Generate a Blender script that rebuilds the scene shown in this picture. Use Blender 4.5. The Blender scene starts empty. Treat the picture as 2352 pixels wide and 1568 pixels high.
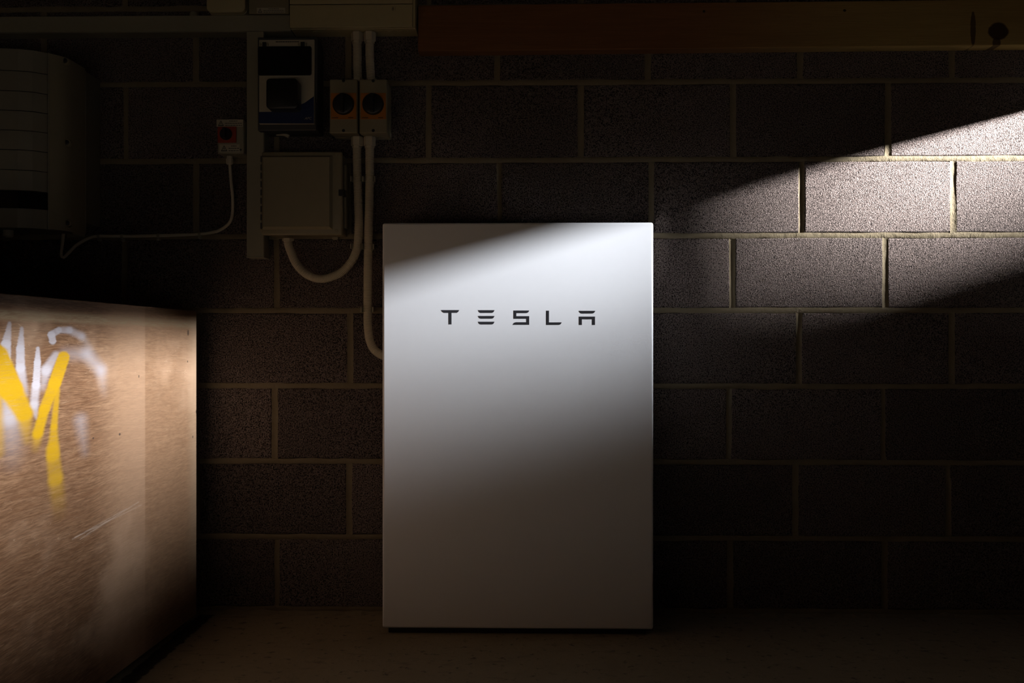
import bpy, bmesh, math, random
from mathutils import Vector, Matrix

random.seed(7)
SC = bpy.context.scene
COL = SC.collection

# ------------------------------------------------------------------ camera
F = 2164.0
CAM = Vector((0.0, -2.8, 0.812))
YAW = math.radians(1.06)
cam_d = bpy.data.cameras.new('camera')
cam_d.sensor_width = 36.0
cam_d.lens = F / 2352.0 * 36.0
cam_d.clip_start = 0.05
cam = bpy.data.objects.new('camera', cam_d)
COL.objects.link(cam)
cam.location = CAM
cam.rotation_euler = (math.pi / 2, 0, YAW)
SC.camera = cam

# ------------------------------------------------------------------ world, sun, exposure
w = bpy.data.worlds.new('World')
SC.world = w
w.use_nodes = True
bg = w.node_tree.nodes['Background']
bg.inputs[0].default_value = (0.62, 0.74, 1.0, 1)
bg.inputs[1].default_value = 0.03

sun_d = bpy.data.lights.new('sun', 'SUN')
sun_d.energy = 91.0
sun_d.angle = 0.054
sun_d.color = (0.97, 0.975, 1.0)
sun = bpy.data.objects.new('sun', sun_d)
COL.objects.link(sun)
SUN_DIR = Vector((-1.0, 0.29, -0.280)).normalized()
sun.rotation_euler = SUN_DIR.to_track_quat('-Z', 'Y').to_euler()
sun.location = (6, -2, 3)

vs = SC.view_settings
SC.display_settings.display_device = 'sRGB'
vs.view_transform = 'Standard'
vs.look = 'None'
vs.exposure = 0.0
vs.gamma = 1.0
vs.use_curve_mapping = False
SC.cycles.blur_glossy = 0.0
SC.cycles.max_bounces = 10
SC.cycles.diffuse_bounces = 8

# ------------------------------------------------------------------ measuring: a photo pixel seen on a known plane
_R = Vector((math.cos(YAW), math.sin(YAW), 0))
_U = Vector((0, 0, 1))
_N = Vector((-math.sin(YAW), math.cos(YAW), 0))


def ray(px, py):
    return _N + _R * ((px - 1176.0) / F) + _U * ((784.0 - py) / F)


def P(px, py, y=0.0):
    d = ray(px, py)
    return CAM + d * ((y - CAM.y) / d.y)


def Q(px, py, x):
    d = ray(px, py)
    return CAM + d * ((x - CAM.x) / d.x)


def X(px, y=0.0):
    return P(px, 784, y).x


def Z(px, py, y=0.0):
    return P(px, py, y).z


# ------------------------------------------------------------------ node helpers
def new_mat(name):
    m = bpy.data.materials.new(name)
    m.use_nodes = True
    nt = m.node_tree
    return m, nt, nt.nodes['Principled BSDF']


def node(nt, kind, **kw):
    n = nt.nodes.new(kind)
    for k, v in kw.items():
        setattr(n, k, v)
    return n


def math_n(nt, op, a, b=None, clamp=False):
    n = node(nt, 'ShaderNodeMath', operation=op, use_clamp=clamp)
    for i, v in enumerate((a, b)):
        if v is None:
            continue
        if isinstance(v, (int, float)):
            n.inputs[i].default_value = v
        else:
            nt.links.new(v, n.inputs[i])
    return n.outputs[0]


def mixc(nt, fac, a, b, blend='MIX'):
    n = node(nt, 'ShaderNodeMix', data_type='RGBA', blend_type=blend)
    for i, v in ((0, fac), (6, a), (7, b)):
        if isinstance(v, (int, float)):
            n.inputs[i].default_value = v
        elif isinstance(v, tuple):
            n.inputs[i].default_value = v if len(v) == 4 else (*v, 1)
        else:
            nt.links.new(v, n.inputs[i])
    return n.outputs[2]


def noise(nt, vec, scale, detail=3.0, rough=0.55, dist=0.0):
    n = node(nt, 'ShaderNodeTexNoise')
    n.inputs['Scale'].default_value = scale
    n.inputs['Detail'].default_value = detail
    n.inputs['Roughness'].default_value = rough
    n.inputs['Distortion'].default_value = dist
    if vec is not None:
        nt.links.new(vec, n.inputs['Vector'])
    return n.outputs['Fac']


def maprange(nt, v, a, b, c=0.0, d=1.0, smooth=False):
    n = node(nt, 'ShaderNodeMapRange')
    if smooth:
        n.interpolation_type = 'SMOOTHSTEP'
    nt.links.new(v, n.inputs[0])
    for i, x in enumerate((a, b, c, d)):
        if isinstance(x, (int, float)):
            n.inputs[i + 1].default_value = x
        else:
            nt.links.new(x, n.inputs[i + 1])
    return n.outputs[0]


def mapping(nt, vec, scale=(1, 1, 1), loc=(0, 0, 0), rot=(0, 0, 0)):
    n = node(nt, 'ShaderNodeMapping')
    n.inputs['Scale'].default_value = scale
    n.inputs['Location'].default_value = loc
    n.inputs['Rotation'].default_value = rot
    nt.links.new(vec, n.inputs['Vector'])
    return n.outputs[0]


def bump(nt, h, bsdf, strength=1.0, dist=0.001, chain=None):
    n = node(nt, 'ShaderNodeBump')
    n.inputs['Strength'].default_value = strength
    n.inputs['Distance'].default_value = dist
    nt.links.new(h, n.inputs['Height'])
    if chain is not None:
        nt.links.new(chain, n.inputs['Normal'])
    if bsdf is not None:
        nt.links.new(n.outputs[0], bsdf.inputs['Normal'])
    return n.outputs[0]


def plain(name, col, rough=0.5, metal=0.0, spec=0.5, mottle=0.06, scale=40.0, bstr=0.15):
    """painted or moulded surface: faint mottling and a fine grain"""
    m, nt, b = new_mat(name)
    pos = node(nt, 'ShaderNodeNewGeometry').outputs['Position']
    n1 = noise(nt, pos, scale, 3)
    c = mixc(nt, n1, tuple(x * (1 - mottle) for x in col), tuple(min(1, x * (1 + mottle)) for x in col))
    nt.links.new(c, b.inputs['Base Color'])
    b.inputs['Roughness'].default_value = rough
    b.inputs['Metallic'].default_value = metal
    b.inputs['Specular IOR Level'].default_value = spec
    if bstr:
        bump(nt, noise(nt, pos, 900, 2), b, bstr, 0.0004)
    return m


def block_material():
    m, nt, b = new_mat('concrete_block')
    geo = node(nt, 'ShaderNodeNewGeometry')
    oi = node(nt, 'ShaderNodeObjectInfo')
    rnd = oi.outputs['Random']
    shift = node(nt, 'ShaderNodeCombineXYZ')
    nt.links.new(math_n(nt, 'MULTIPLY', rnd, 7.3), shift.inputs[0])
    nt.links.new(math_n(nt, 'MULTIPLY', rnd, 3.1), shift.inputs[2])
    va = node(nt, 'ShaderNodeVectorMath', operation='ADD')
    nt.links.new(geo.outputs['Position'], va.inputs[0])
    nt.links.new(shift.outputs[0], va.inputs[1])
    pos = va.outputs[0]
    # aggregate grains
    vo = node(nt, 'ShaderNodeTexVoronoi')
    vo.inputs['Scale'].default_value = 340
    vo.inputs['Randomness'].default_value = 1.0
    nt.links.new(pos, vo.inputs['Vector'])
    grain = maprange(nt, vo.outputs['Distance'], 0.15, 0.75, 1.0, 0.0)
    n1 = noise(nt, pos, 270, 4, 0.68)
    n2 = noise(nt, pos, 95, 3, 0.6)
    pits = maprange(nt, n1, 0.36, 0.50, 0.0, 1.0, True)
    big = maprange(nt, n2, 0.30, 0.38, 0.0, 1.0, True)
    h = math_n(nt, 'ADD', math_n(nt, 'MULTIPLY', grain, 0.45), math_n(nt, 'MULTIPLY', pits, 0.75))
    h = math_n(nt, 'ADD', h, math_n(nt, 'MULTIPLY', big, 0.5))
    bump(nt, h, b, 1.0, 0.0075)
    n3 = noise(nt, pos, 9, 3)
    n4 = noise(nt, pos, 420, 2)
    base = mixc(nt, n3, BLOCK_A, BLOCK_B)
    base = mixc(nt, math_n(nt, 'MULTIPLY', n4, 0.5), base, BLOCK_C)
    # shade inside pits and pores put into the colour, dark where the bump sinks
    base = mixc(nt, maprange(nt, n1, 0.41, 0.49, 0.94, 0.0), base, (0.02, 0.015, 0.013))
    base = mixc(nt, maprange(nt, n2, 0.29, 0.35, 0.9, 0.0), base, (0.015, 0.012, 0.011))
    val = maprange(nt, rnd, 0, 1, 0.82, 1.15)
    hs = node(nt, 'ShaderNodeHueSaturation')
    nt.links.new(base, hs.inputs['Color'])
    nt.links.new(val, hs.inputs['Value'])
    nt.links.new(hs.outputs[0], b.inputs['Base Color'])
    b.inputs['Roughness'].default_value = 0.95
    b.inputs['Specular IOR Level'].default_value = 0.15
    return m


BLOCK_A = (0.168, 0.124, 0.106)
BLOCK_B = (0.225, 0.174, 0.151)
BLOCK_C = (0.40, 0.33, 0.31)


def mortar_material():
    m, nt, b = new_mat('mortar')
    pos = node(nt, 'ShaderNodeNewGeometry').outputs['Position']
    n = noise(nt, pos, 14, 4)
    c = mixc(nt, n, (0.155, 0.122, 0.074), (0.225, 0.185, 0.122))
    nt.links.new(c, b.inputs['Base Color'])
    b.inputs['Roughness'].default_value = 0.95
    b.inputs['Specular IOR Level'].default_value = 0.15
    g = bump(nt, noise(nt, pos, 260, 3), None, 0.7, 0.0012)
    bump(nt, noise(nt, pos, 45, 3), b, 0.7, 0.004, g)
    return m


def floor_material():
    m, nt, b = new_mat('concrete_floor')
    pos = node(nt, 'ShaderNodeNewGeometry').outputs['Position']
    n1 = noise(nt, pos, 3.2, 5, 0.6, 0.6)
    n2 = noise(nt, pos, 38, 4, 0.6)
    n3 = noise(nt, mapping(nt, pos, (9, 22, 9), rot=(0, 0, 0.12)), 1.5, 5, 0.62, 0.4)
    c = mixc(nt, n1, (0.20, 0.155, 0.095), (0.29, 0.235, 0.15))
    c = mixc(nt, maprange(nt, n3, 0.56, 0.72, 0, 0.75, True), c, (0.15, 0.11, 0.075))
    c = mixc(nt, maprange(nt, n2, 0.58, 0.70, 0, 0.8, True), c, (0.07, 0.05, 0.035))
    sx = node(nt, 'ShaderNodeSeparateXYZ')
    nt.links.new(pos, sx.inputs[0])
    # shade of the gap under the box, painted as a ragged dark band
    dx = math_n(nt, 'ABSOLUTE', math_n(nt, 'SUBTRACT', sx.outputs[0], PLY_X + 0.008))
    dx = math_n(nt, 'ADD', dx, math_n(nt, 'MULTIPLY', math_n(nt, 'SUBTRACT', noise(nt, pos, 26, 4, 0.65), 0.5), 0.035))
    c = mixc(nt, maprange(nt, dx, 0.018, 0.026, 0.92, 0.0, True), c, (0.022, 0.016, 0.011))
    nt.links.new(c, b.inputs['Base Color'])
    b.inputs['Roughness'].default_value = 0.85
    b.inputs['Specular IOR Level'].default_value = 0.25
    g = bump(nt, n2, None, 0.5, 0.006)
    bump(nt, noise(nt, pos, 220, 3), b, 0.5, 0.0015, g)
    return m


def beam_material(xl, xr):
    m, nt, b = new_mat('sawn_timber')
    pos = node(nt, 'ShaderNodeNewGeometry').outputs['Position']
    sx = node(nt, 'ShaderNodeSeparateXYZ')
    nt.links.new(pos, sx.inputs[0])
    grain = noise(nt, mapping(nt, pos, (1.6, 14, 26)), 2.0, 6, 0.6, 1.2)
    fine = noise(nt, mapping(nt, pos, (6, 160, 160)), 2.0, 3, 0.6)
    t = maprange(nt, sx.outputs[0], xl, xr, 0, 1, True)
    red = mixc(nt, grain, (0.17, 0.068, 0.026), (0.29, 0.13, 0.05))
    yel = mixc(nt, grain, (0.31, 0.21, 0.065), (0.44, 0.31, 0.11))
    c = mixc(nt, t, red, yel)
    c = mixc(nt, math_n(nt, 'MULTIPLY', fine, 0.35), c, (0.06, 0.03, 0.012))
    # the knot and the dark saw mark near the right end, nail holes
    for (px, py, rx, rz, col, k) in ((2293, 72, 0.030, 0.026, (0.035, 0.014, 0.006), 0.95),
                                      (2289, 98, 0.012, 0.018, (0.03, 0.012, 0.006), 0.8),
                                      (2235, 66, 0.008, 0.052, (0.05, 0.022, 0.01), 0.85),
                                      (1617, 26, 0.004, 0.004, (0.01, 0.006, 0.004), 0.9),
                                      (1940, 24, 0.005, 0.004, (0.01, 0.006, 0.004), 0.9)):
        p = P(px, py, BEAM_Y)
        dx = math_n(nt, 'DIVIDE', math_n(nt, 'SUBTRACT', sx.outputs[0], p.x), rx)
        dz = math_n(nt, 'DIVIDE', math_n(nt, 'SUBTRACT', sx.outputs[2], p.z), rz)
        r2 = math_n(nt, 'ADD', math_n(nt, 'MULTIPLY', dx, dx), math_n(nt, 'MULTIPLY', dz, dz))
        r2 = math_n(nt, 'ADD', r2, math_n(nt, 'MULTIPLY', math_n(nt, 'SUBTRACT', grain, 0.5), 0.8))
        c = mixc(nt, maprange(nt, r2, 0.75, 1.15, k, 0.0, True), c, col)
    nt.links.new(c, b.inputs['Base Color'])
    b.inputs['Roughness'].default_value = 0.8
    b.inputs['Specular IOR Level'].default_value = 0.2
    bump(nt, math_n(nt, 'ADD', grain, fine), b, 0.35, 0.002)
    return m


def dimmer_material():
    m, nt, b = new_mat('smoked_glass')  # tint only dims the sun through the added pane
    nt.nodes.remove(b)
    out = nt.nodes['Material Output']
    tr = node(nt, 'ShaderNodeBsdfTransparent')
    tr.inputs[0].default_value = (0.380, 0.387, 0.398, 1)
    gl = node(nt, 'ShaderNodeBsdfGlossy')
    gl.inputs['Roughness'].default_value = 0.1
    mx = node(nt, 'ShaderNodeMixShader')
    mx.inputs[0].default_value = 0.03
    nt.links.new(tr.outputs[0], mx.inputs[1])
    nt.links.new(gl.outputs[0], mx.inputs[2])
    nt.links.new(mx.outputs[0], out.inputs[0])
    return m


def ply_material(strokes, painted=True):
    """reddish hardwood ply; sprayed strokes are capsules in the sheet's own plane"""
    m, nt, b = new_mat('plywood_sprayed' if painted else 'plywood')
    pos = node(nt, 'ShaderNodeNewGeometry').outputs['Position']
    sx = node(nt, 'ShaderNodeSeparateXYZ')
    nt.links.new(pos, sx.inputs[0])
    warp = noise(nt, pos, 3.0, 2)
    wv = node(nt, 'ShaderNodeCombineXYZ')
    nt.links.new(math_n(nt, 'MULTIPLY', math_n(nt, 'SUBTRACT', warp, 0.5), 0.03), wv.inputs[2])
    va = node(nt, 'ShaderNodeVectorMath', operation='ADD')
    nt.links.new(pos, va.inputs[0])
    nt.links.new(wv.outputs[0], va.inputs[1])
    p = va.outputs[0]
    g1 = noise(nt, mapping(nt, p, (30, 5.0, 95)), 1.0, 6, 0.62, 0.6)
    g2 = noise(nt, mapping(nt, p, (200, 28, 420)), 1.0, 4, 0.65)
    g3 = noise(nt, mapping(nt, p, (4, 2.2, 3.0)), 1.0, 4, 0.6)
    base = mixc(nt, maprange(nt, g1, 0.3, 0.7), PLY_A, PLY_B)
    base = mixc(nt, maprange(nt, g2, 0.36, 0.64, 0.0, 0.85), base, PLY_D)
    base = mixc(nt, maprange(nt, g3, 0.48, 0.72, 0.0, 0.6, True), base, PLY_C)
    hair = noise(nt, mapping(nt, p, (60, 3.2, 55)), 1.0, 2, 0.4, 1.8)
    hl = math_n(nt, 'ABSOLUTE', math_n(nt, 'SUBTRACT', hair, 0.5))
    hl = math_n(nt, 'MULTIPLY', maprange(nt, hl, 0.0, 0.006, 1.0, 0.0), maprange(nt, g3, 0.40, 0.62, 0, 0.55))
    base = mixc(nt, hl, base, (0.42, 0.30, 0.19))
    if painted:
        # pale vertical band with a hard right edge, and the rubbed strip along the top edge
        yb = Q(331, 900, PLY_X).y
        ya = Q(292, 900, PLY_X).y
        yc = Q(200, 900, PLY_X).y
        band = math_n(nt, 'MULTIPLY', maprange(nt, sx.outputs[1], yc, yb, 0.0, 1.0, True),
                      maprange(nt, sx.outputs[1], yb, yb + 0.012, 1.0, 0.0, True))
        base = mixc(nt, math_n(nt, 'MULTIPLY', band, 0.24), base, (0.44, 0.29, 0.19))
        pale = maprange(nt, sx.outputs[1], Q(190, 900, PLY_X).y, Q(290, 900, PLY_X).y, 0, 0.24, True)
        base = mixc(nt, pale, base, (0.42, 0.255, 0.145))
        zt = Q(400, 750, PLY_X).z
        top = math_n(nt, 'MULTIPLY', math_n(nt, 'MULTIPLY', maprange(nt, sx.outputs[2], zt - 0.006, zt + 0.004, 0, 1, True), maprange(nt, sx.outputs[2], zt + 0.014, zt + 0.024, 1, 0, True)),
                     maprange(nt, g2, 0.40, 0.60, 0.2, 0.8))
        base = mixc(nt, top, base, (0.27, 0.20, 0.115))
        ed = maprange(nt, sx.outputs[1], Q(425, 900, PLY_X).y, Q(450, 900, PLY_X).y, 0, 0.45, True)
        base = mixc(nt, ed, base, (0.30, 0.21, 0.13))
        q = mapping(nt, pos, (0, 0.5, 1.0))
        jit = math_n(nt, 'MULTIPLY', math_n(nt, 'SUBTRACT', g2, 0.5), 0.005)
        for (a, c_, r0, r1, soft, col, k0, k1) in strokes:
            A = Q(a[0], a[1], PLY_X)
            B = Q(c_[0], c_[1], PLY_X)
            av = Vector((0, A.y * 0.5, A.z))
            bv = Vector((0, B.y * 0.5, B.z))
            ab = bv - av
            s = 1.0 / 1180.0
            sub = node(nt, 'ShaderNodeVectorMath', operation='SUBTRACT')
            nt.links.new(q, sub.inputs[0])
            sub.inputs[1].default_value = av
            dot = node(nt, 'ShaderNodeVectorMath', operation='DOT_PRODUCT')
            nt.links.new(sub.outputs[0], dot.inputs[0])
            dot.inputs[1].default_value = ab / max(ab.length_squared, 1e-9)
            t = maprange(nt, dot.outputs['Value'], 0, 1)
            sc = node(nt, 'ShaderNodeVectorMath', operation='SCALE')
            sc.inputs[0].default_value = ab
            nt.links.new(t, sc.inputs['Scale'])
            dd = node(nt, 'ShaderNodeVectorMath', operation='DISTANCE')
            nt.links.new(sub.outputs[0], dd.inputs[0])
            nt.links.new(sc.outputs[0], dd.inputs[1])
            rad = math_n(nt, 'ADD', math_n(nt, 'MULTIPLY', t, (r1 - r0) * s), r0 * s)
            dist = math_n(nt, 'ADD', math_n(nt, 'SUBTRACT', dd.outputs['Value'], rad), jit)
            mask = maprange(nt, dist, -soft * s, soft * s * 0.6, 1.0, 0.0, True)
            op = maprange(nt, t, 0, 1, k0, k1)
            mask = math_n(nt, 'MULTIPLY', mask, op)
            mask = math_n(nt, 'MULTIPLY', mask, maprange(nt, g2, 0.28, 0.55, 0.72, 1.0))
            base = mixc(nt, mask, base, col)
        # dents and dark nicks
        for (px, py, ry, rz) in ((432, 764, .006, .009), (431, 830, .004, .003), (275, 997, .006, .003), (214, 1006, .004, .002),
                                 (319, 864, .003, .004), (443, 1003, .004, .004), (451, 945, .006, .006)):
            A = Q(px, py, PLY_X)
            dy = math_n(nt, 'DIVIDE', math_n(nt, 'SUBTRACT', sx.outputs[1], A.y), ry)
            dz = math_n(nt, 'DIVIDE', math_n(nt, 'SUBTRACT', sx.outputs[2], A.z), rz)
            r2 = math_n(nt, 'ADD', math_n(nt, 'MULTIPLY', dy, dy), math_n(nt, 'MULTIPLY', dz, dz))
            base = mixc(nt, maprange(nt, r2, 0.5, 1.2, 0.8, 0.0), base, (0.02, 0.015, 0.012))
    nt.links.new(base, b.inputs['Base Color'])
    b.inputs['Roughness'].default_value = 0.62
    b.inputs['Specular IOR Level'].default_value = 0.25
    bump(nt, math_n(nt, 'ADD', g1, g2), b, 0.3, 0.0012)
    return m


PLY_A = (0.138, 0.065, 0.029)
PLY_B = (0.215, 0.120, 0.062)
PLY_C = (0.40, 0.26, 0.165)
PLY_D = (0.075, 0.033, 0.013)


# ------------------------------------------------------------------ mesh helpers
def add_box(bm, x0, x1, y0, y1, z0, z1, bev=0.0, seg=2):
    t = bmesh.new()
    vs_ = [t.verts.new((x, y, z)) for x in (x0, x1) for y in (y0, y1) for z in (z0, z1)]
    for f in ((0, 1, 3, 2), (4, 6, 7, 5), (0, 4, 5, 1), (2, 3, 7, 6), (0, 2, 6, 4), (1, 5, 7, 3)):
        t.faces.new([vs_[i] for i in f])
    bmesh.ops.recalc_face_normals(t, faces=t.faces)
    if bev > 0:
        bmesh.ops.bevel(t, geom=list(t.edges), offset=bev, segments=seg, affect='EDGES', profile=0.5, clamp_overlap=True)
    merge(bm, t)


def merge(bm, t):
    me = bpy.data.meshes.new('tmp')
    t.to_mesh(me)
    t.free()
    bm.from_mesh(me)
    bpy.data.meshes.remove(me)


def box(*a, **k):
    bm = bmesh.new()
    add_box(bm, *a, **k)
    return bm


def add_prism(bm, pts, y0, y1, axis='y', bev=0.0):
    """polygon pts extruded between y0 and y1 along axis; pts are (x,z) for y, (x,y) for z, (y,z) for x"""
    def mk(p, d):
        if axis == 'y':
            return (p[0], d, p[1])
        if axis == 'z':
            return (p[0], p[1], d)
        return (d, p[0], p[1])
    t = bmesh.new()
    a = [t.verts.new(mk(p, y0)) for p in pts]
    c = [t.verts.new(mk(p, y1)) for p in pts]
    n = len(pts)
    t.faces.new(a)
    t.faces.new(c[::-1])
    for i in range(n):
        t.faces.new((a[i], c[i], c[(i + 1) % n], a[(i + 1) % n]))
    bmesh.ops.recalc_face_normals(t, faces=t.faces)
    if bev:
        bmesh.ops.bevel(t, geom=list(t.edges), offset=bev, segments=2, affect='EDGES', profile=0.5, clamp_overlap=True)
    merge(bm, t)


def prism(*a, **k):
    bm = bmesh.new()
    add_prism(bm, *a, **k)
    return bm


def circle(cx, cz, r, n=24, rz=None):
    rz = rz or r
    return [(cx + r * math.cos(2 * math.pi * i / n), cz + rz * math.sin(2 * math.pi * i / n)) for i in range(n)]


def rrect(x0, x1, z0, z1, r, n=5):
    pts = []
    for (cx, cz, a0) in ((x1 - r, z1 - r, 0), (x0 + r, z1 - r, 90), (x0 + r, z0 + r, 180), (x1 - r, z0 + r, 270)):
        for i in range(n + 1):
            a = math.radians(a0 + 90 * i / n)
            pts.append((cx + r * math.cos(a), cz + r * math.sin(a)))
    return pts


def add_lathe(bm, prof, origin, axis='z', n=20):
    """prof: list of (radius, height) along axis"""
    t = bmesh.new()
    rings = []
    o = Vector(origin)
    for (r, h) in prof:
        ring = []
        for i in range(n):
            a = 2 * math.pi * i / n
            c, s = r * math.cos(a), r * math.sin(a)
            v = Vector((c, s, h)) if axis == 'z' else (Vector((c, -h, s)) if axis == 'y' else Vector((h, c, s)))
            ring.append(t.verts.new(o + v))
        rings.append(ring)
    for a, c in zip(rings, rings[1:]):
        for i in range(n):
            t.faces.new((a[i], a[(i + 1) % n], c[(i + 1) % n], c[i]))
    t.faces.new(rings[0][::-1])
    t.faces.new(rings[-1])
    bmesh.ops.recalc_face_normals(t, faces=t.faces)
    merge(bm, t)


def lathe(*a, **k):
    bm = bmesh.new()
    add_lathe(bm, *a, **k)
    return bm


def spline(pts, step):
    """Catmull-Rom through pts, resampled every step"""
    pts = [Vector(p) for p in pts]
    q = [pts[0] * 2 - pts[1]] + pts + [pts[-1] * 2 - pts[-2]]
    dense = []
    for i in range(1, len(q) - 2):
        p0, p1, p2, p3 = q[i - 1:i + 3]
        for k in range(24):
            t = k / 24
            dense.append(0.5 * ((2 * p1) + (p2 - p0) * t + (2 * p0 - 5 * p1 + 4 * p2 - p3) * t * t + (3 * p1 - p0 - 3 * p2 + p3) * t ** 3))
    dense.append(q[-2])
    out = [dense[0]]
    acc = 0.0
    for a, c in zip(dense, dense[1:]):
        L = (c - a).length
        while L > 0 and acc + L >= step:
            k = (step - acc) / L
            a = a + (c - a) * k
            out.append(a.copy())
            L = (c - a).length
            acc = 0.0
        acc += L
    if (out[-1] - dense[-1]).length > step * 0.3:
        out.append(dense[-1])
    return out


def tube(pts, radius, step=0.006, n=14, ridge=0.0):
    """swept round tube; ridge > 0 makes a corrugated one (every other ring pulled in)"""
    path = spline(pts, step)
    bm = bmesh.new()
    rings = []
    tan = (path[1] - path[0]).normalized()
    ref = Vector((0, 1, 0)) if abs(tan.y) < 0.9 else Vector((1, 0, 0))
    u = tan.cross(ref).normalized()
    for i, p in enumerate(path):
        tn = (path[min(i + 1, len(path) - 1)] - path[max(i - 1, 0)]).normalized()
        u = (u - tn * u.dot(tn)).normalized()
        v = tn.cross(u)
        r = radius - (ridge if i % 2 else 0.0)
        rings.append([bm.verts.new(p + (u * math.cos(2 * math.pi * k / n) + v * math.sin(2 * math.pi * k / n)) * r) for k in range(n)])
    for a, c in zip(rings, rings[1:]):
        for k in range(n):
            f = bm.faces.new((a[k], a[(k + 1) % n], c[(k + 1) % n], c[k]))
    bm.faces.new(rings[0][::-1])
    bm.faces.new(rings[-1])
    bmesh.ops.recalc_face_normals(bm, faces=bm.faces)
    return bm


LOC = {}


def obj(name, bm, mat, parent=None, smooth=False, label=None):
    if parent is not None:
        bmesh.ops.translate(bm, vec=-LOC[parent.name], verts=bm.verts)
    me = bpy.data.meshes.new(name)
    bm.to_mesh(me)
    bm.free()
    me.materials.append(mat)
    if smooth:
        for p in me.polygons:
            p.use_smooth = True
        try:
            me.set_sharp_from_angle(angle=math.radians(40))
        except Exception:
            pass
    o = bpy.data.objects.new(name, me)
    COL.objects.link(o)
    if parent is not None:
        o.parent = parent
        LOC[o.name] = LOC[parent.name]
    else:
        LOC[o.name] = Vector((0, 0, 0))
    if label:
        o['label'] = label
    return o


def thing(name, label, cat, loc, group=None):
    o = bpy.data.objects.new(name, None)
    o.empty_display_size = 0.05
    COL.objects.link(o)
    o.location = loc
    LOC[o.name] = Vector(loc)
    o['label'] = label
    o['category'] = cat
    if group:
        o['group'] = group
    return o


def tag(o, label, cat, group=None):
    o['label'] = label
    o['category'] = cat
    if group:
        o['group'] = group
    return o


def struct(name, bm, mat, smooth=False):
    o = obj(name, bm, mat, None, smooth)
    o['kind'] = 'structure'
    return o


def dup(root, loc, label=None):
    r = root.copy()
    COL.objects.link(r)
    r.location = loc
    if label:
        r['label'] = label
    LOC[r.name] = Vector(loc)
    for ch in list(root.children):
        c = ch.copy()
        COL.objects.link(c)
        c.parent = r
        for g in list(ch.children):
            d = g.copy()
            COL.objects.link(d)
            d.parent = c
    return r


# ------------------------------------------------------------------ materials
BEAM_Y = -0.05
FAR_Y = -0.08
PLY_X = P(451.5, 900, FAR_Y).x

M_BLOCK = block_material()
M_MORTAR = mortar_material()
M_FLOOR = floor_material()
M_PVC = plain('white_pvc', (0.28, 0.255, 0.18), 0.45, bstr=0.05)
M_PVC2 = plain('grey_white_enclosure', (0.25, 0.215, 0.135), 0.5, bstr=0.25)
M_CREAM = plain('cream_painted_steel', (0.44, 0.37, 0.20), 0.45, bstr=0.1)
M_INV = plain('inverter_paint', (0.21, 0.19, 0.14), 0.45, bstr=0.2)
M_COND = plain('conduit_plastic', (0.50, 0.44, 0.32), 0.45, bstr=0)
M_BLACK = plain('black_plastic', (0.012, 0.012, 0.013), 0.35, bstr=0.1)
M_DKGREY = plain('dark_grey_plastic', (0.05, 0.05, 0.05), 0.45, bstr=0.1)
M_ORANGE = plain('orange_plate', (0.42, 0.15, 0.012), 0.4, bstr=0)
M_RED = plain('red_plate', (0.30, 0.035, 0.012), 0.4, bstr=0)
M_BLUE = plain('blue_print', (0.007, 0.018, 0.085), 0.4, bstr=0)
M_LABEL = plain('white_label', (0.46, 0.41, 0.30), 0.5, bstr=0)
M_INK = plain('black_ink', (0.02, 0.02, 0.02), 0.5, bstr=0)
M_STEEL = plain('screw_steel', (0.25, 0.24, 0.22), 0.35, 0.9, bstr=0)
M_GLASS_DK = plain('dark_display_glass', (0.006, 0.006, 0.007), 0.12, bstr=0)
M_WHITE = plain('satin_white_paint', (0.80, 0.80, 0.80), 0.32, mottle=0.012, bstr=0.06)
M_LOGO = plain('charcoal_print', (0.022, 0.022, 0.026), 0.4, bstr=0)
M_DARKWOOD = plain('dark_boarding', (0.10, 0.065, 0.04), 0.9, bstr=0.2)
M_EARTH = plain('dry_earth', (0.027, 0.0175, 0.0075), 0.95, bstr=0.3)
M_WARMWOOD = plain('warm_boarding', (0.28, 0.165, 0.08), 0.9, bstr=0.2)
M_PLASTER = plain('dark_roof_boarding', (0.09, 0.065, 0.045), 0.9, bstr=0.2)

# ------------------------------------------------------------------ room shell
XL, XR, YF, ZC = -2.15, 1.75, -4.6, 2.3
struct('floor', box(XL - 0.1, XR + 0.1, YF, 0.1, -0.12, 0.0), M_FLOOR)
struct('ceiling', box(XL - 0.1, XR + 0.1, YF, 0.2, ZC, ZC + 0.1), M_PLASTER)
struct('wall_left', box(XL - 0.12, XL, YF, 0.1, 0.0, ZC), M_WARMWOOD)
bm = bmesh.new()
add_box(bm, XL - 0.12, XL + 0.2, YF - 0.1, YF, 0.0, ZC)
add_box(bm, XR - 0.2, XR + 0.12, YF - 0.1, YF, 0.0, ZC)
add_box(bm, XL + 0.2, XR - 0.2, YF - 0.1, YF, 0.46, ZC)
struct('wall_front', bm, M_DARKWOOD)          # low gap added behind the camera to let in fill light

# right-hand boarding with the two open lights the sun comes through
T = 0.03
ZL = 1.575
ZS = 0.78
bm = bmesh.new()
add_box(bm, XR, XR + T, YF, 0.1, ZL, ZC)
add_box(bm, XR, XR + T, YF, 0.1, 0.0, ZS)
add_box(bm, XR, XR + T, YF, -2.36, ZS, ZL)
wr = struct('wall_right', bm, M_DARKWOOD)
# added unseen pane over the wide opening, dimming the sun on battery and box
pane = struct('window_1', box(XR + 0.011, XR + 0.015, -2.30, -0.46, ZS, ZL), dimmer_material())
bm = bmesh.new()
add_box(bm, XR, XR + T, -0.46, -0.448, ZS, ZL)
add_box(bm, XR, XR + T, -2.32, -2.30, ZS, ZL)
obj('frame', bm, M_DARKWOOD, pane)

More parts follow.
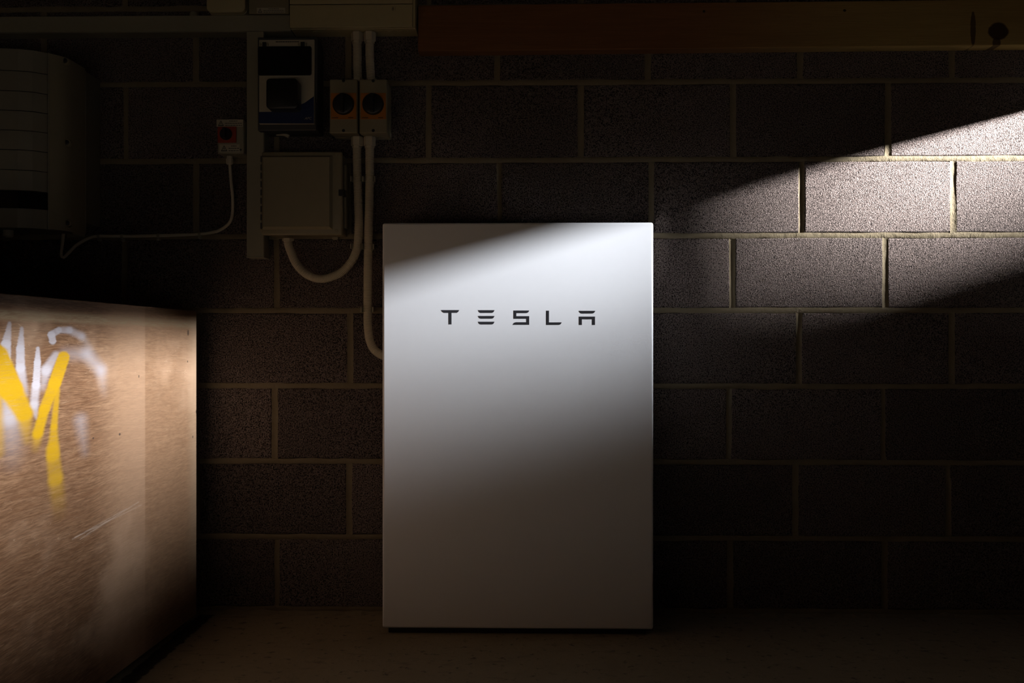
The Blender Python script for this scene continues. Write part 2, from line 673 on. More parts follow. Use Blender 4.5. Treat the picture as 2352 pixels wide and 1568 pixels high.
# unseen wall and spikes added outside to cut the low sun off softly
wg = struct('wall_garden', box(6.1, 6.14, -3.6, 0.7, -0.1, 2.08), M_DARKWOOD)
y = -5.2
bm = bmesh.new()
while y < 0.6:
    add_prism(bm, [(y, 2.081), (y + 0.0235, 2.081), (y + 0.012, 2.66)], 6.105, 6.13, 'x')
    y += 0.024
obj('picket', bm, M_DARKWOOD, wg)['kind'] = 'stuff'
# taller upright boards added to dim the beam low on the block wall
y = -1.66
while y < -1.05:
    obj('board', box(6.145, 6.165, y, y + 0.082, -0.1, 2.46), M_DARKWOOD, wg)
    y += 0.096
bm = bmesh.new()
for (ya, yb_) in ((-1.45, -1.375), (-1.353, -1.29), (-1.268, -1.195)):
    add_box(bm, 4.95, 5.05, ya, yb_, -0.1, 3.4)
add_box(bm, 4.951, 5.049, -1.45, -1.195, 3.1, 3.39)
struct('pillar_1', bm, M_DARKWOOD)  # unseen slotted post added outside to fade the beam along the block wall
struct('ground', box(-9.0, 9.0, -14.0, YF - 0.101, -0.25, -0.02), M_EARTH)  # unseen sunlit yard added to bounce warm fill through the gap
struct('path', box(XR + 0.13, 9.0, YF - 0.1, 2.5, -0.25, -0.03), M_EARTH)

# ------------------------------------------------------------------ block wall
bed_right = [9, 184.5, 364.5, 540, 713.5, 887, 1062, 1238, 1407]
bed_left = [17, 192, 369, 543, 712, 886, 1059, 1232, 1397]
bedZ = [(Z(2000, r) + Z(800, l)) / 2 for r, l in zip(bed_right, bed_left)]
while bedZ[0] < ZC:
    bedZ.insert(0, bedZ[0] + 0.2255)
perp_even = [2186, 1838, 1488, 1142, 800, 450, 100, -250]          # first visible course and every second one
perp_odd = [2036, 1683, 1335, 984, 634, 286, -66]
perps = {
    2: perp_even, 3: [2040, 1684, 1334, 984, 636, 288, -64], 4: [2190, 1842, 1497, 1147, 800, 450, 100, -250],
    5: [2034, 1682, 1332, 982, 636, 286, -66], 6: [2186, 1836, 1488, 1140, 804, 452, 100, -250],
    7: [2030, 1674, 1330, 980, 631, 284, -66], 8: [2178, 1827, 1484, 1138, 802, 452, 100, -250],
    9: [2032, 1677, 1330, 980, 635, 286, -66], 1: perp_odd, 0: perp_even,
}
bm = bmesh.new()
add_box(bm, XL, XR + 0.1, 0.0075, 0.12, -0.1, ZC)
wall = struct('wall_back', bm, M_MORTAR)


def block_mesh(x0, x1, z0, z1):
    """block face with a slightly ragged arris: outline ring, set-back ring at the joint"""
    bm_ = bmesh.new()
    out = []
    nx, nz = 6, 3
    pts = [(x0 + (x1 - x0) * i / nx, z0) for i in range(nx)] + [(x1, z0 + (z1 - z0) * i / nz) for i in range(nz)] + \
          [(x1 - (x1 - x0) * i / nx, z1) for i in range(nx)] + [(x0, z1 - (z1 - z0) * i / nz) for i in range(nz)]
    cx, cz = (x0 + x1) / 2, (z0 + z1) / 2
    front, mid, back = [], [], []
    prou = random.uniform(-0.0008, 0.0008)
    tx, tz = random.uniform(-0.0008, 0.0008), random.uniform(-0.0006, 0.0006)
    for (x, z) in pts:
        jx, jz = random.uniform(-.0012, .0012), random.uniform(-.0012, .0012)
        y = prou + tx * (x - cx) / 0.22 + tz * (z - cz) / 0.11
        ix = 0.0035 * (1 if x < cx else -1)
        iz = 0.0035 * (1 if z < cz else -1)
        ex = 1 if abs(x - x0) < 1e-6 or abs(x - x1) < 1e-6 else 0
        ez = 1 if abs(z - z0) < 1e-6 or abs(z - z1) < 1e-6 else 0
        front.append(bm_.verts.new((x + jx + ix * ex, y, z + jz + iz * ez)))
        mid.append(bm_.verts.new((x + jx, y + 0.0028 + random.uniform(0, .0006), z + jz)))
        back.append(bm_.verts.new((x + jx, 0.02, z + jz)))
    bm_.faces.new(front)
    n = len(pts)
    for a, c in ((front, mid), (mid, back)):
        for i in range(n):
            bm_.faces.new((a[i], a[(i + 1) % n], c[(i + 1) % n], c[i]))
    bmesh.ops.recalc_face_normals(bm_, faces=bm_.faces)
    if bm_.faces[0].normal.y > 0:
        bmesh.ops.reverse_faces(bm_, faces=bm_.faces)
    return bm_


J = 0.0078
for ci in range(len(bedZ) - 1):
    zt, zb = bedZ[ci] - J, bedZ[ci + 1] + J
    k = ci - (len(bedZ) - 9) + 2
    row = perps.get(k, perp_even if k % 2 == 0 else perp_odd)
    xs = sorted([X(p) for p in row])
    xs = [x for x in xs if XL + 0.05 < x < XR]
    xs = [XL] + xs + [xs[-1] + 0.4525]
    for xj in xs[1:-1]:
        bmj = bmesh.new()
        dep = random.uniform(0.0022, 0.0050)
        cols = []
        for i in range(9):
            z_ = zb - 0.001 + (zt - zb + 0.002) * i / 8
            jx = random.uniform(-.0008, .0008)
            dd = dep + random.uniform(-.0004, .0004)
            cols.append([bmj.verts.new((xj + jx + dx_, yy, z_)) for dx_, yy in
                         ((-0.0095, dd * .35), (-0.0048, dd * .85), (0, dd), (0.0048, dd * .85), (0.0095, dd * .35))])
        for a, c in zip(cols, cols[1:]):
            for i in range(4):
                bmj.faces.new((a[i], a[i + 1], c[i + 1], c[i]))
        bmesh.ops.recalc_face_normals(bmj, faces=bmj.faces)
        obj('perp_joint', bmj, M_MORTAR, wall, True)
    for x0, x1 in zip(xs, xs[1:]):
        x1 = min(x1, XR + 0.1)
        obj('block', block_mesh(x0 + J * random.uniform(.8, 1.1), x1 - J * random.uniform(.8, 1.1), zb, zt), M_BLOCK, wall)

for bi, zc in enumerate(bedZ):
    if zc > ZC or zc < 0.002:
        continue
    bm = bmesh.new()
    rows = []
    n = 90
    base = bi == len(bedZ) - 1
    for i in range(n + 1):
        x = XL + (XR + 0.1 - XL) * i / n
        dz = random.uniform(-.0012, .0012)
        a = 0.0086 + random.uniform(-.0012, .0014)
        d = 0.010 if base else a
        q0 = random.uniform(-.0006, .0006)
        ring = [(x, 0.0095, zc + dz + a), (x, 0.0014 + q0, zc + dz + a * .9), (x, 0.0002 + q0, zc + dz + a * .4),
                (x, 0.0004 + q0, zc + dz - d * .5), (x, 0.0024 + q0, zc + dz - d * .92), (x, 0.0095, zc + dz - d)]
        rows.append([bm.verts.new(p) for p in ring])
    for a, c in zip(rows, rows[1:]):
        for i in range(len(a) - 1):
            bm.faces.new((a[i], c[i], c[i + 1], a[i + 1]))
    bmesh.ops.recalc_face_normals(bm, faces=bm.faces)
    o = obj('bed_joint', bm, M_MORTAR, wall, True)
# crumbly mortar along the foot of the wall
bm = bmesh.new()
rows = []
n = 160
for i in range(n + 1):
    x = XL + (XR + 0.1 - XL) * i / n
    h = 0.006 + random.random() ** 2 * 0.010
    d = 0.006 + random.random() ** 2 * 0.018
    rows.append([bm.verts.new(p) for p in ((x, 0.009, h + .004), (x, -d * .35, h * .8), (x, -d, 0.0), (x, -d, -0.01))])
for a, c in zip(rows, rows[1:]):
    for i in range(3):
        bm.faces.new((a[i], c[i], c[i + 1], a[i + 1]))
bmesh.ops.recalc_face_normals(bm, faces=bm.faces)
obj('mortar_crumbs', bm, M_MORTAR, wall)

# ------------------------------------------------------------------ timber beam
a, b_ = P(960, 12, BEAM_Y), P(2352, -2, BEAM_Y)
c_, d_ = P(960, 118, BEAM_Y), P(2352, 103.5, BEAM_Y)


def ext(p, q, x):
    return p.z + (q.z - p.z) * (x - p.x) / (q.x - p.x)


xr = XR - 0.002
bm = prism([(a.x, a.z), (xr, ext(a, b_, xr)), (xr, ext(c_, d_, xr)), (c_.x, c_.z)], BEAM_Y, -0.0015, bev=0.0025)
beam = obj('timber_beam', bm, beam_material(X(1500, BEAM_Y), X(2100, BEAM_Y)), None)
tag(beam, 'long reddish brown timber beam fixed along the top of the block wall', 'beam')

# ------------------------------------------------------------------ sprayed plywood box
YEL = (0.34, 0.19, 0.0005)
WHT = (0.33, 0.30, 0.305)
strokes = [
    # white haze and strokes first, yellow over them
    ((150, 812), (200, 812), 16, 18, 22, WHT, .35, .45), ((200, 812), (232, 850), 18, 16, 20, WHT, .5, .6),
    ((232, 850), (240, 905), 16, 10, 18, WHT, .5, .1), ((185, 965), (195, 1040), 18, 10, 22, WHT, .4, .2),
    ((25, 960), (30, 1060), 26, 24, 26, WHT, .5, .1), ((14, 880), (22, 960), 14, 20, 16, WHT, .6, .55),
    ((22, 742), (14, 790), 4, 10, 3, WHT, .6, .85), ((14, 790), (19, 835), 10, 6, 3, WHT, .85, .9),
    ((50, 754), (47, 800), 4, 9, 3, WHT, .75, .9), ((47, 800), (47, 846), 9, 10, 3, WHT, .9, .95),
    ((47, 846), (58, 905), 11, 8, 6, WHT, .95, .3),
    ((87, 799), (86, 832), 4, 8, 3, WHT, .9, 1), ((86, 832), (83, 885), 8, 9, 3, WHT, 1, .95), ((83, 885), (78, 930), 10, 10, 6, WHT, .95, .6),
    ((78, 930), (84, 960), 11, 4, 6, WHT, .7, .5),
    ((128, 815), (106, 850), 10, 13, 7, WHT, .6, .75), ((106, 850), (98, 890), 13, 8, 9, WHT, .75, .4),
    ((121, 783), (118, 768), 9, 9, 3, WHT, .85, .8), ((118, 768), (135, 758), 9, 8, 3, WHT, .8, .65),
    ((135, 758), (160, 758), 8, 9, 4, WHT, .65, .6), ((160, 758), (188, 772), 10, 10, 8, WHT, .6, .5), ((188, 772), (205, 795), 10, 8, 14, WHT, .5, .15),
    ((172, 1234), (325, 1159), 1, 1.5, 3, (0.50, 0.42, 0.34), .5, .25), ((166, 1238), (290, 1168), 1.5, 1, 3, (0.50, 0.42, 0.34), .35, .4),
    ((200, 1226), (318, 1153), 1, 2, 3, (0.50, 0.42, 0.34), .4, .3), ((185, 1237), (250, 1197), 2, 1, 4, (0.45, 0.37, 0.29), .3, .3),
    # yellow
    ((-14, 820), (26, 895), 30, 25, 5, YEL, 1, 1), ((26, 895), (56, 950), 25, 19, 7, YEL, 1, .95),
    ((56, 950), (62, 1012), 18, 10, 12, YEL, .9, .3),
    ((-10, 880), (-4, 1040), 12, 14, 9, YEL, 1, .3),
    ((146, 821), (126, 880), 16, 16, 4, YEL, 1, .95), ((126, 880), (102, 940), 15, 13, 5, YEL, .95, 1), ((102, 940), (87, 995), 13, 13, 6, YEL, 1, 1),
    ((87, 995), (82, 1030), 12, 10, 10, YEL, 1, .2),
    ((132, 895), (124, 980), 7, 9, 5, YEL, .85, .85), ((124, 980), (122, 1045), 9, 17, 7, YEL, .85, .8),
    ((120, 1030), (128, 1100), 16, 19, 8, YEL, .7, .5), ((128, 1100), (138, 1180), 19, 18, 12, YEL, .5, .05),
]
M_PLY = ply_material(strokes)
M_PLY2 = ply_material([], False)
PT = Q(220, 693, PLY_X).z
BX0, BY0 = -1.78, -1.45
ply = thing('plywood_box', 'reddish plywood box with yellow and white spray paint strokes by the wall', 'box', ((PLY_X + BX0) / 2, (FAR_Y + BY0) / 2, 0))
zb_near, zb_far = 0.046, 0.020
bm = prism([(BY0, 0.05), (FAR_Y, zb_far), (FAR_Y, PT), (BY0, PT)], PLY_X - 0.018, PLY_X, 'x', bev=0.0022)
obj('side_panel', bm, M_PLY, ply, label='plywood side with yellow and white spray paint strokes')
obj('side_panel', box(BX0, BX0 + 0.018, BY0, FAR_Y, 0.03, PT, 0.002), M_PLY2, ply)
obj('front_panel', box(BX0 + 0.0185, PLY_X - 0.0185, BY0, BY0 + 0.018, 0.05, PT, 0.002), M_PLY2, ply)
obj('back_panel', box(BX0 + 0.0185, PLY_X - 0.0185, FAR_Y - 0.018, FAR_Y, 0.03, PT, 0.002), M_PLY2, ply)
obj('top_panel', box(BX0 + 0.0185, PLY_X - 0.0185, BY0 + 0.0185, FAR_Y - 0.0185, PT - 0.022, PT - 0.002, 0.002), M_PLY2, ply)
for xx in (PLY_X - 0.11, BX0 + 0.06):
    obj('runner', box(xx, xx + 0.05, BY0 + 0.02, FAR_Y - 0.02, 0.0, 0.055, 0.003), M_DARKWOOD, ply)

# ------------------------------------------------------------------ wall battery
FY = -0.19
wx0, wx1 = P(878, 980, FY).x, P(1501, 980, FY).x
wz1, wz0 = Z(1190, 511, FY), Z(1190, 1444, FY)
bat = thing('wall_battery', 'tall white battery cabinet with a row of spaced dark capital letters', 'battery', ((wx0 + wx1) / 2, FY / 2, 0))
bm = box(wx0, wx1, FY, -0.048, wz0, wz1, 0.0065, 4)
obj('cover', bm, M_WHITE, bat, True)
obj('wall_bracket', box(wx0 + 0.05, wx1 - 0.05, -0.052, 0.004, wz0 + 0.06, wz1 - 0.06, 0.002), M_DKGREY, bat)
bm = bmesh.new()
add_box(bm, wx0 + 0.015, wx1 - 0.02, FY + 0.012, -0.06, 0.0, wz0 + 0.01, 0.002)
obj('foot', bm, M_BLACK, bat)

LY = FY - 0.0004


def lp(pts):
    out = []
    for (x, y) in pts:
        p = P(860 + x / 3.0152, 480 + y / 3.0152, LY)
        out.append((p.x, p.z))
    return out


letters = [
    [[(462, 699), (587, 699), (581, 711), (571, 718), (534, 718), (534, 798), (514, 798), (514, 718), (482, 718), (470, 711)]],
    [[(718, y0), (832, y0), (828, y0 + 9), (822, y0 + 16), (814, y0 + 19), (737, y0 + 19), (728, y0 + 16), (722, y0 + 9)] for y0 in (699.5, 739.5, 779.5)],
    [[(964, 702), (1072, 702), (1068, 711), (1062, 717), (1053, 720), (983, 720), (983, 741), (1072, 741), (1072, 801), (958, 801), (963, 792), (970, 786), (980, 783),
      (1053, 783), (1053, 759), (964, 759)]],
    [[(1190, 703), (1209, 703), (1209, 784), (1297, 784), (1293, 793), (1287, 799), (1278, 802), (1190, 802)]],
    [[(1416, 704), (1530, 704), (1526, 713), (1519, 720), (1510, 723), (1436, 723), (1427, 720), (1420, 713)],
     [(1417, 744), (1528, 744), (1528, 802), (1508, 802), (1508, 763), (1437, 763), (1437, 802), (1417, 802)]],
]
for L in letters:
    bm = bmesh.new()
    for poly in L:
        add_prism(bm, lp(poly), LY, FY + 0.0002)
    obj('letter', bm, M_LOGO, bat)

# ------------------------------------------------------------------ trunking
TY = -0.058
hz1, hz0 = Z(330, 35.5, TY), Z(330, 73, TY)
hx1 = X(668, TY)
tr = thing('cable_trunking', 'white horizontal cable trunking running along the wall above the rounded cabinet', 'trunking', ((XL + hx1) / 2, 0, hz0))
obj('channel', box(XL + 0.005, hx1, TY + 0.006, -0.001, hz0, hz1, 0.001), M_PVC, tr)
obj('lid', box(XL + 0.005, hx1, TY, TY + 0.0065, hz0 + 0.0005, hz1 - 0.0005, 0.0018), M_PVC, tr)
vx0, vx1 = X(566, TY), X(606, TY)
vz0 = Z(590, 589, TY)
tr2 = thing('cable_trunking', 'white vertical cable trunking dropping between the meter unit and the small isolator', 'trunking', ((vx0 + vx1) / 2, 0, vz0))
obj('channel', box(vx0, vx1, TY + 0.006, -0.001, vz0, hz0 - 0.001, 0.001), M_PVC, tr2)
obj('lid', box(vx0 + 0.0003, vx1 - 0.0003, TY, TY + 0.0065, vz0, hz0 - 0.001, 0.0018), M_PVC, tr2)
obj('end_cap', box(vx0 - 0.001, vx1 + 0.001, TY - 0.001, -0.001, vz0 - 0.003, vz0 + 0.001, 0.001), M_PVC, tr2)
# small plug on the trunking
cp = P(445, 36, -0.03)
bm = lathe([(0.013, 0), (0.013, 0.012), (0.010, 0.018), (0.004, 0.0205)], (cp.x, -0.03, hz1), 'z')
tag(obj('cable_grommet', bm, M_PVC, None, True), 'small white domed grommet standing on top of the horizontal trunking', 'grommet')

# box and labelled unit standing on the trunking, cut by the frame's top
jx0, jx1 = X(474, -0.07), X(564, -0.07)
jz0 = hz1 + 0.002
jb = thing('junction_box', 'cream rounded corner junction box standing above the horizontal trunking', 'box', ((jx0 + jx1) / 2, 0, jz0))
obj('body', prism(rrect(jx0, jx1, jz0, jz0 + 0.13, 0.016), -0.052, -0.001, bev=0.002), M_CREAM, jb, True)
obj('lid', prism(rrect(jx0 + .001, jx1 - .001, jz0 + .001, jz0 + 0.129, 0.015), -0.072, -0.0522, bev=0.005), M_CREAM, jb, True)
ux0, ux1 = X(571, -0.06), X(664, -0.06)
mu = thing('switch_unit', 'cream unit with a warning label beside the distribution board, above the trunking', 'unit', ((ux0 + ux1) / 2, 0, jz0))
obj('body', box(ux0, ux1, -0.06, -0.001, jz0, jz0 + 0.15, 0.003), M_PVC2, mu)


def warn_label(x0, x1, z0, z1, y, parent, tri_left=True, rows=3):
    """pale sticker with a warning triangle and bars of small print"""
    s = obj('warning_label', box(x0, x1, y - 0.0006, y, z0, z1), M_LABEL, parent)
    h = z1 - z0
    bm_ = bmesh.new()
    tx = x0 + h * 0.62
    r = h * 0.42
    zc = (z0 + z1) / 2 - h * 0.05
    outer = [(tx - r, zc - r * .8), (tx + r, zc - r * .8), (tx, zc + r)]
    inner = [(tx + (x - tx) * .66, zc + (z - zc) * .66 - 0.0) for x, z in outer]
    for i in range(3):
        add_prism(bm_, [outer[i], outer[(i + 1) % 3], inner[(i + 1) % 3], inner[i]], y - 0.0009, y - 0.0006)
    add_prism(bm_, [(tx + .1 * r, zc + .45 * r), (tx - .22 * r, zc - .08 * r), (tx + .02 * r, zc - .08 * r), (tx - .08 * r, zc - .5 * r), (tx + .22 * r, zc + .06 * r), (tx + .0 * r, zc + .06 * r)],
              y - 0.0009, y - 0.0006)
    obj('warning_triangle', bm_, M_INK, s)
    bm_ = bmesh.new()
    xs0 = tx + r + h * 0.12
    for i in range(rows):
        zz = z1 - h * (0.22 + 0.6 * i / max(1, rows - 1))
        a0 = xs0 + (x1 - xs0) * (0.25 if i == 0 else 0.02)
        a1 = xs0 + (x1 - xs0) * (0.72 if i == 0 else 0.96)
        x = a0
        while x < a1:
            wd = random.uniform(0.003, 0.008)
            add_box(bm_, x, min(x + wd, a1), y - 0.0009, y - 0.0006, zz - h * 0.045, zz + h * 0.045)
            x += wd + 0.0012
    obj('small_print', bm_, M_INK, s)['kind'] = 'stuff'
    return s


warn_label(X(590, -0.06), X(655, -0.06), jz0 + 0.0015, Z(620, 18, -0.06), -0.06, mu)

# ------------------------------------------------------------------ distribution board
DY = -0.084
dx0, dx1 = X(665, DY), X(953.5, DY)
dz0 = Z(800, 63.5, DY)
db = thing('distribution_board', 'wide cream steel distribution board at the top of the wall above conduits', 'board', ((dx0 + dx1) / 2, 0, dz0))
obj('body', box(dx0, dx1, DY + 0.012, -0.001, dz0, dz0 + 0.26, 0.002), M_CREAM, db)
zs = Z(800, 9.5, DY)
obj('lower_cover', box(dx0 + 0.0004, dx1 - 0.0075, DY, DY + 0.0125, dz0 + 0.001, zs - 0.0012, 0.0016), M_CREAM, db)
obj('door', box(dx0 + 0.0004, dx1 - 0.0075, DY, DY + 0.0125, zs + 0.0012, dz0 + 0.255, 0.0016), M_CREAM, db)
obj('edge_strip', box(dx1 - 0.0065, dx1, DY + 0.001, DY + 0.0125, dz0 + 0.001, dz0 + 0.255, 0.0012), M_CREAM, db)
# tiny figure 8 moulded mark
bm = bmesh.new()
m0 = P(902.5, 19.5, DY)
for (zc, r) in ((m0.z + 0.0022, 0.0024), (m0.z - 0.0026, 0.0029)):
    for i in range(16):
        a0, a1 = 2 * math.pi * i / 16, 2 * math.pi * (i + 1) / 16
        add_prism(bm, [(m0.x + r * math.cos(a0), zc + r * math.sin(a0)), (m0.x + r * math.cos(a1), zc + r * math.sin(a1)),
                       (m0.x + .55 * r * math.cos(a1), zc + .55 * r * math.sin(a1)), (m0.x + .55 * r * math.cos(a0), zc + .55 * r * math.sin(a0))], DY - 0.0004, DY + 0.0004)
add_box(bm, m0.x + 0.0062, m0.x + 0.0068, DY - 0.0004, DY + 0.0004, m0.z - 0.006, m0.z + 0.006)
obj('moulded_mark', bm, M_INK, db)
for px in (728, 772, 880, 903, 926):
    bm = lathe([(0.012, 0), (0.012, -0.0012), (0.0095, -0.0012)], (X(px, -0.045), -0.045, dz0), 'z', 18)
    obj('knockout', bm, M_CREAM, db)

# ------------------------------------------------------------------ rotary isolators
IY = -0.094


def make_isolator(px0, px1, label):
    x0, x1 = X(px0, IY), X(px1, IY)
    z1, z0 = Z(px0, 182, IY), Z(px0, 306, IY)
    t = thing('rotary_isolator', label, 'isolator', ((x0 + x1) / 2, 0, z0), 'twin rotary isolators')
    h = 0.038
    # body: wide base, chamfered up to the lid
    bm_ = bmesh.new()
    add_box(bm_, x0 + 0.001, x1 - 0.001, -0.030, -0.001, z0, z1, 0.003)
    add_box(bm_, x0 + 0.0018, x1 - 0.0018, -0.064, -0.0305, z0 + 0.001, z1 - 0.001, 0.003)
    obj('base', bm_, M_PVC2, t)
    obj('lid', box(x0, x1, IY, -0.0642, z0, z1, 0.003), M_PVC2, t)
    cx = (x0 + x1) / 2
    pz1, pz0 = Z(px0, 214, IY), Z(px0, 274, IY)
    obj('orange_plate', box(x0 + 0.004, x1 - 0.003, IY - 0.0015, IY - 0.0002, pz0, pz1, 0.0005), M_ORANGE, t, label='orange plate behind the black knob')
    zk = Z(px0, 240, IY)
    kn = obj('knob', lathe([(0.031, 0.0016), (0.031, 0.007), (0.028, 0.012), (0.024, 0.013)], (cx, IY, zk), 'y', 32), M_BLACK, t, True)
    obj('knob_grip', box(cx - 0.005, cx + 0.005, IY - 0.030, IY - 0.0125, zk - 0.026, zk + 0.026, 0.002), M_BLACK, kn)
    for zz in (z1 - 0.005, z0 + 0.0075):
        obj('screw', lathe([(0.0045, 0.0003), (0.0045, 0.0012), (0.003, 0.0018)], (cx, IY, zz), 'y', 14), M_BLACK, t)
    bm_ = bmesh.new()
    for (a0, a1) in ((0.008, 0.024), (0.055, 0.066)):
        x = x0 + a0
        while x < x0 + a1:
            add_box(bm_, x, x + 0.0028, IY - 0.002, IY - 0.0014, pz0 + 0.003, pz0 + 0.0055)
            x += 0.0036
    obj('small_print', bm_, M_INK, t)['kind'] = 'stuff'
    return t


make_isolator(757, 821, 'left of two grey rotary isolators with black knobs on orange plates')
make_isolator(825.5, 889, 'right of two grey rotary isolators with black knobs on orange plates')


# ------------------------------------------------------------------ conduits
def gland(parent, c, r=0.0175, h=0.028, up=True):
    s = 1 if up else -1
    bm_ = lathe([(r * 0.82, 0), (r * 0.82, s * h * .18), (r, s * h * .2), (r, s * h * .9), (r * .92, s * h)], c, 'z', 6)
    return obj('gland', bm_, M_COND, parent)


CY = -0.046
RC = 0.0128


def conduit(pxs, label, ends, group='corrugated conduits', cy=CY):
    pts = [P(p[0], p[1], p[2] if len(p) > 2 else cy) for p in pxs]
    t = thing('corrugated_conduit', label, 'conduit', pts[0], group)
    obj('hose', tube(pts, RC, 0.0019, 16, 0.0013), M_COND, t, False)
    for e in ends:
        p = P(e[0], e[1], e[2])
        gland(t, p, 0.0178, e[4] if len(e) > 4 else 0.033, e[3])
    return t


zi1 = 180
conduit([(820, 88), (821, 120), (821, 150), (822, 183)], 'white corrugated conduit from board down to the left rotary isolator', [(820, 100, CY, True), (822, 191, CY, True, 0.012)])
conduit([(849, 88), (849, 120), (850, 150), (852, 183)], 'white corrugated conduit from board down to the right rotary isolator', [(849, 100, CY, True), (853, 191, CY, True, 0.012)])
conduit([(820, 320), (820, 360), (821, 412), (823, 470), (824, 525), (820.5, 566), (812, 592), (797, 613), (775, 630), (738, 640), (705, 630), (681, 606), (668, 578), (662, 560), (661.5, 549)],
        'white corrugated conduit looping from the left rotary isolator back up to the hinged grey enclosure', [(820, 340, CY, True), (661.5, 554, CY, True, 0.0085)])
conduit([(849, 320), (849, 360), (849, 412), (848, 470), (846.5, 530), (845.5, 580), (844.5, 650), (844.5, 711), (845, 748), (849, 780), (859, 802), (875, 814, -0.05), (893, 821, -0.06), (910, 825, -0.075)],
        'white corrugated conduit running from the right rotary isolator down behind the white battery', [(849, 340, CY, True)])


def clip(px, py, label):
    c = P(px, py, CY)
    t = thing('conduit_clip', label, 'clip', (c.x, 0, c.z), 'saddle clips on the conduits')
    R0, R1 = RC + 0.0004, RC + 0.0022
    bm_ = bmesh.new()
    for i in range(10):
        a0, a1 = math.radians(200 + 140 * 0 - 0 + i * 0), 0
    # open U clip hugging the conduit sides, lips standing forward
    arc = [math.radians(-70 + 320 * 0 + k * 22) for k in range(0)]
    segs = 18
    for i in range(segs):
        a0 = math.radians(-40 + 260 * i / segs)
        a1 = math.radians(-40 + 260 * (i + 1) / segs)
        # angle measured so the open mouth points to the room (-y)
        def pt(r, a):
            return (c.x + r * math.cos(a), CY + r * math.sin(a))
        add_prism(bm_, [pt(R0, a0), pt(R1, a0), pt(R1, a1), pt(R0, a1)], c.z - 0.0075, c.z + 0.0075, 'z')
    obj('saddle', bm_, M_PVC, t)
    for s in (-1, 1):
        x0 = c.x + s * (RC + 0.0022)
        add = box(min(x0, x0 + s * 0.0035), max(x0, x0 + s * 0.0035), CY - 0.014, CY - 0.002, c.z - 0.0075, c.z + 0.0075, 0.0006)
        obj('lip', add, M_PVC, t)
    obj('pad', box(c.x - 0.008, c.x + 0.008, CY + RC + 0.0015, 0.0005, c.z - 0.006, c.z + 0.006), M_PVC, t)
    return t


clip(821, 412, 'white saddle clip on the left conduit just right of the hinged enclosure latch')
clip(849, 412, 'white saddle clip on the right conduit at the height of the enclosure latch')
clip(820.5, 566, 'white saddle clip on the looping conduit below the enclosure, left of its twin')
clip(846, 567, 'white saddle clip on the battery conduit beside the bottom of the loop bend')
clip(844.5, 711, 'lowest white saddle clip on the conduit running down to the battery')

# ------------------------------------------------------------------ meter unit with dark window
MY = -0.10
mx0, mx1 = X(583, MY), X(727, MY)
mz1, mz0 = Z(650, 82, MY), Z(650, 298, MY)
mt = thing('meter_unit', 'black meter unit with white and blue face and dark square block', 'meter', ((mx0 + mx1) / 2, 0, mz0))
bm = bmesh.new()
add_box(bm, X(589, MY), mx1, MY + 0.012, -0.062, mz0, mz1, 0.003)
add_box(bm, vx1 + 0.003, mx1 - 0.001, -0.0625, -0.001, mz0 + 0.001, mz1 - 0.001, 0.003)
obj('case', bm, M_DKGREY, mt)
fx0, fx1 = X(594.5, MY), X(721.5, MY)
fz1, fz0 = Z(650, 90.5, MY), Z(650, 284, MY)
obj('face_plate', box(fx0, fx1, MY + 0.002, MY + 0.0125, fz0, fz1, 0.0015), M_LABEL, mt, label='white face plate')
obj('frame_edge', box(fx1 + 0.003, fx1 + 0.006, MY, MY + 0.0122, mz0, Z(650, 235, MY), 0.0008), M_DKGREY, mt)
PLY_ = MY + 0.0018


def fp(pts):
    return [(P(x, y, PLY_).x, P(x, y, PLY_).z) for x, y in pts]


bm = prism(fp([(595, 257), (622, 257), (680, 245), (700, 236), (721, 221), (721, 283.5), (595, 283.5)]), PLY_ - 0.0004, PLY_ + 0.0004)
obj('blue_band', bm, M_BLUE, mt, label='dark blue printed band')
wn = prism(rrect(X(593, MY), X(716, MY), Z(650, 173.5, MY), Z(650, 107, MY), 0.006), MY - 0.004, MY + 0.0019, bev=0.001)
obj('window', wn, M_GLASS_DK, mt)
obj('socket_block', prism(rrect(X(621.5, MY), X(692, MY), Z(650, 258, MY), Z(650, 190, MY), 0.010), MY - 0.045, MY + 0.0016, bev=0.003), M_BLACK, mt, True)
obj('side_tab', box(X(614, MY), X(622, MY), MY - 0.012, MY + 0.0016, Z(650, 240, MY), Z(650, 207, MY), 0.001), M_BLACK, mt)
for px in (607, 695):
    obj('hinge', box(X(px - 4, MY), X(px + 5, MY), MY - 0.004, MY + 0.0018, Z(650, 107, MY), Z(650, 97, MY), 0.001), M_BLACK, mt)
    for s in (-1, 1):
        q = P(px + s * 8.5, 101.5, MY)
        obj('hinge_lug', prism(circle(q.x, q.z, 0.0022, 12, 0.0045), MY - 0.004, MY + 0.0018), M_PVC, mt)
bm = bmesh.new()
x = X(633, MY)
while x < X(684, MY):
    wd = random.uniform(0.003, 0.007)
    q = Z(650, 95.5, MY)
    add_box(bm, x, x + wd, MY + 0.0014, MY + 0.0022, q - 0.0013, q + 0.0013)
    x += wd + 0.001
obj('small_print', bm, M_INK, mt)['kind'] = 'stuff'


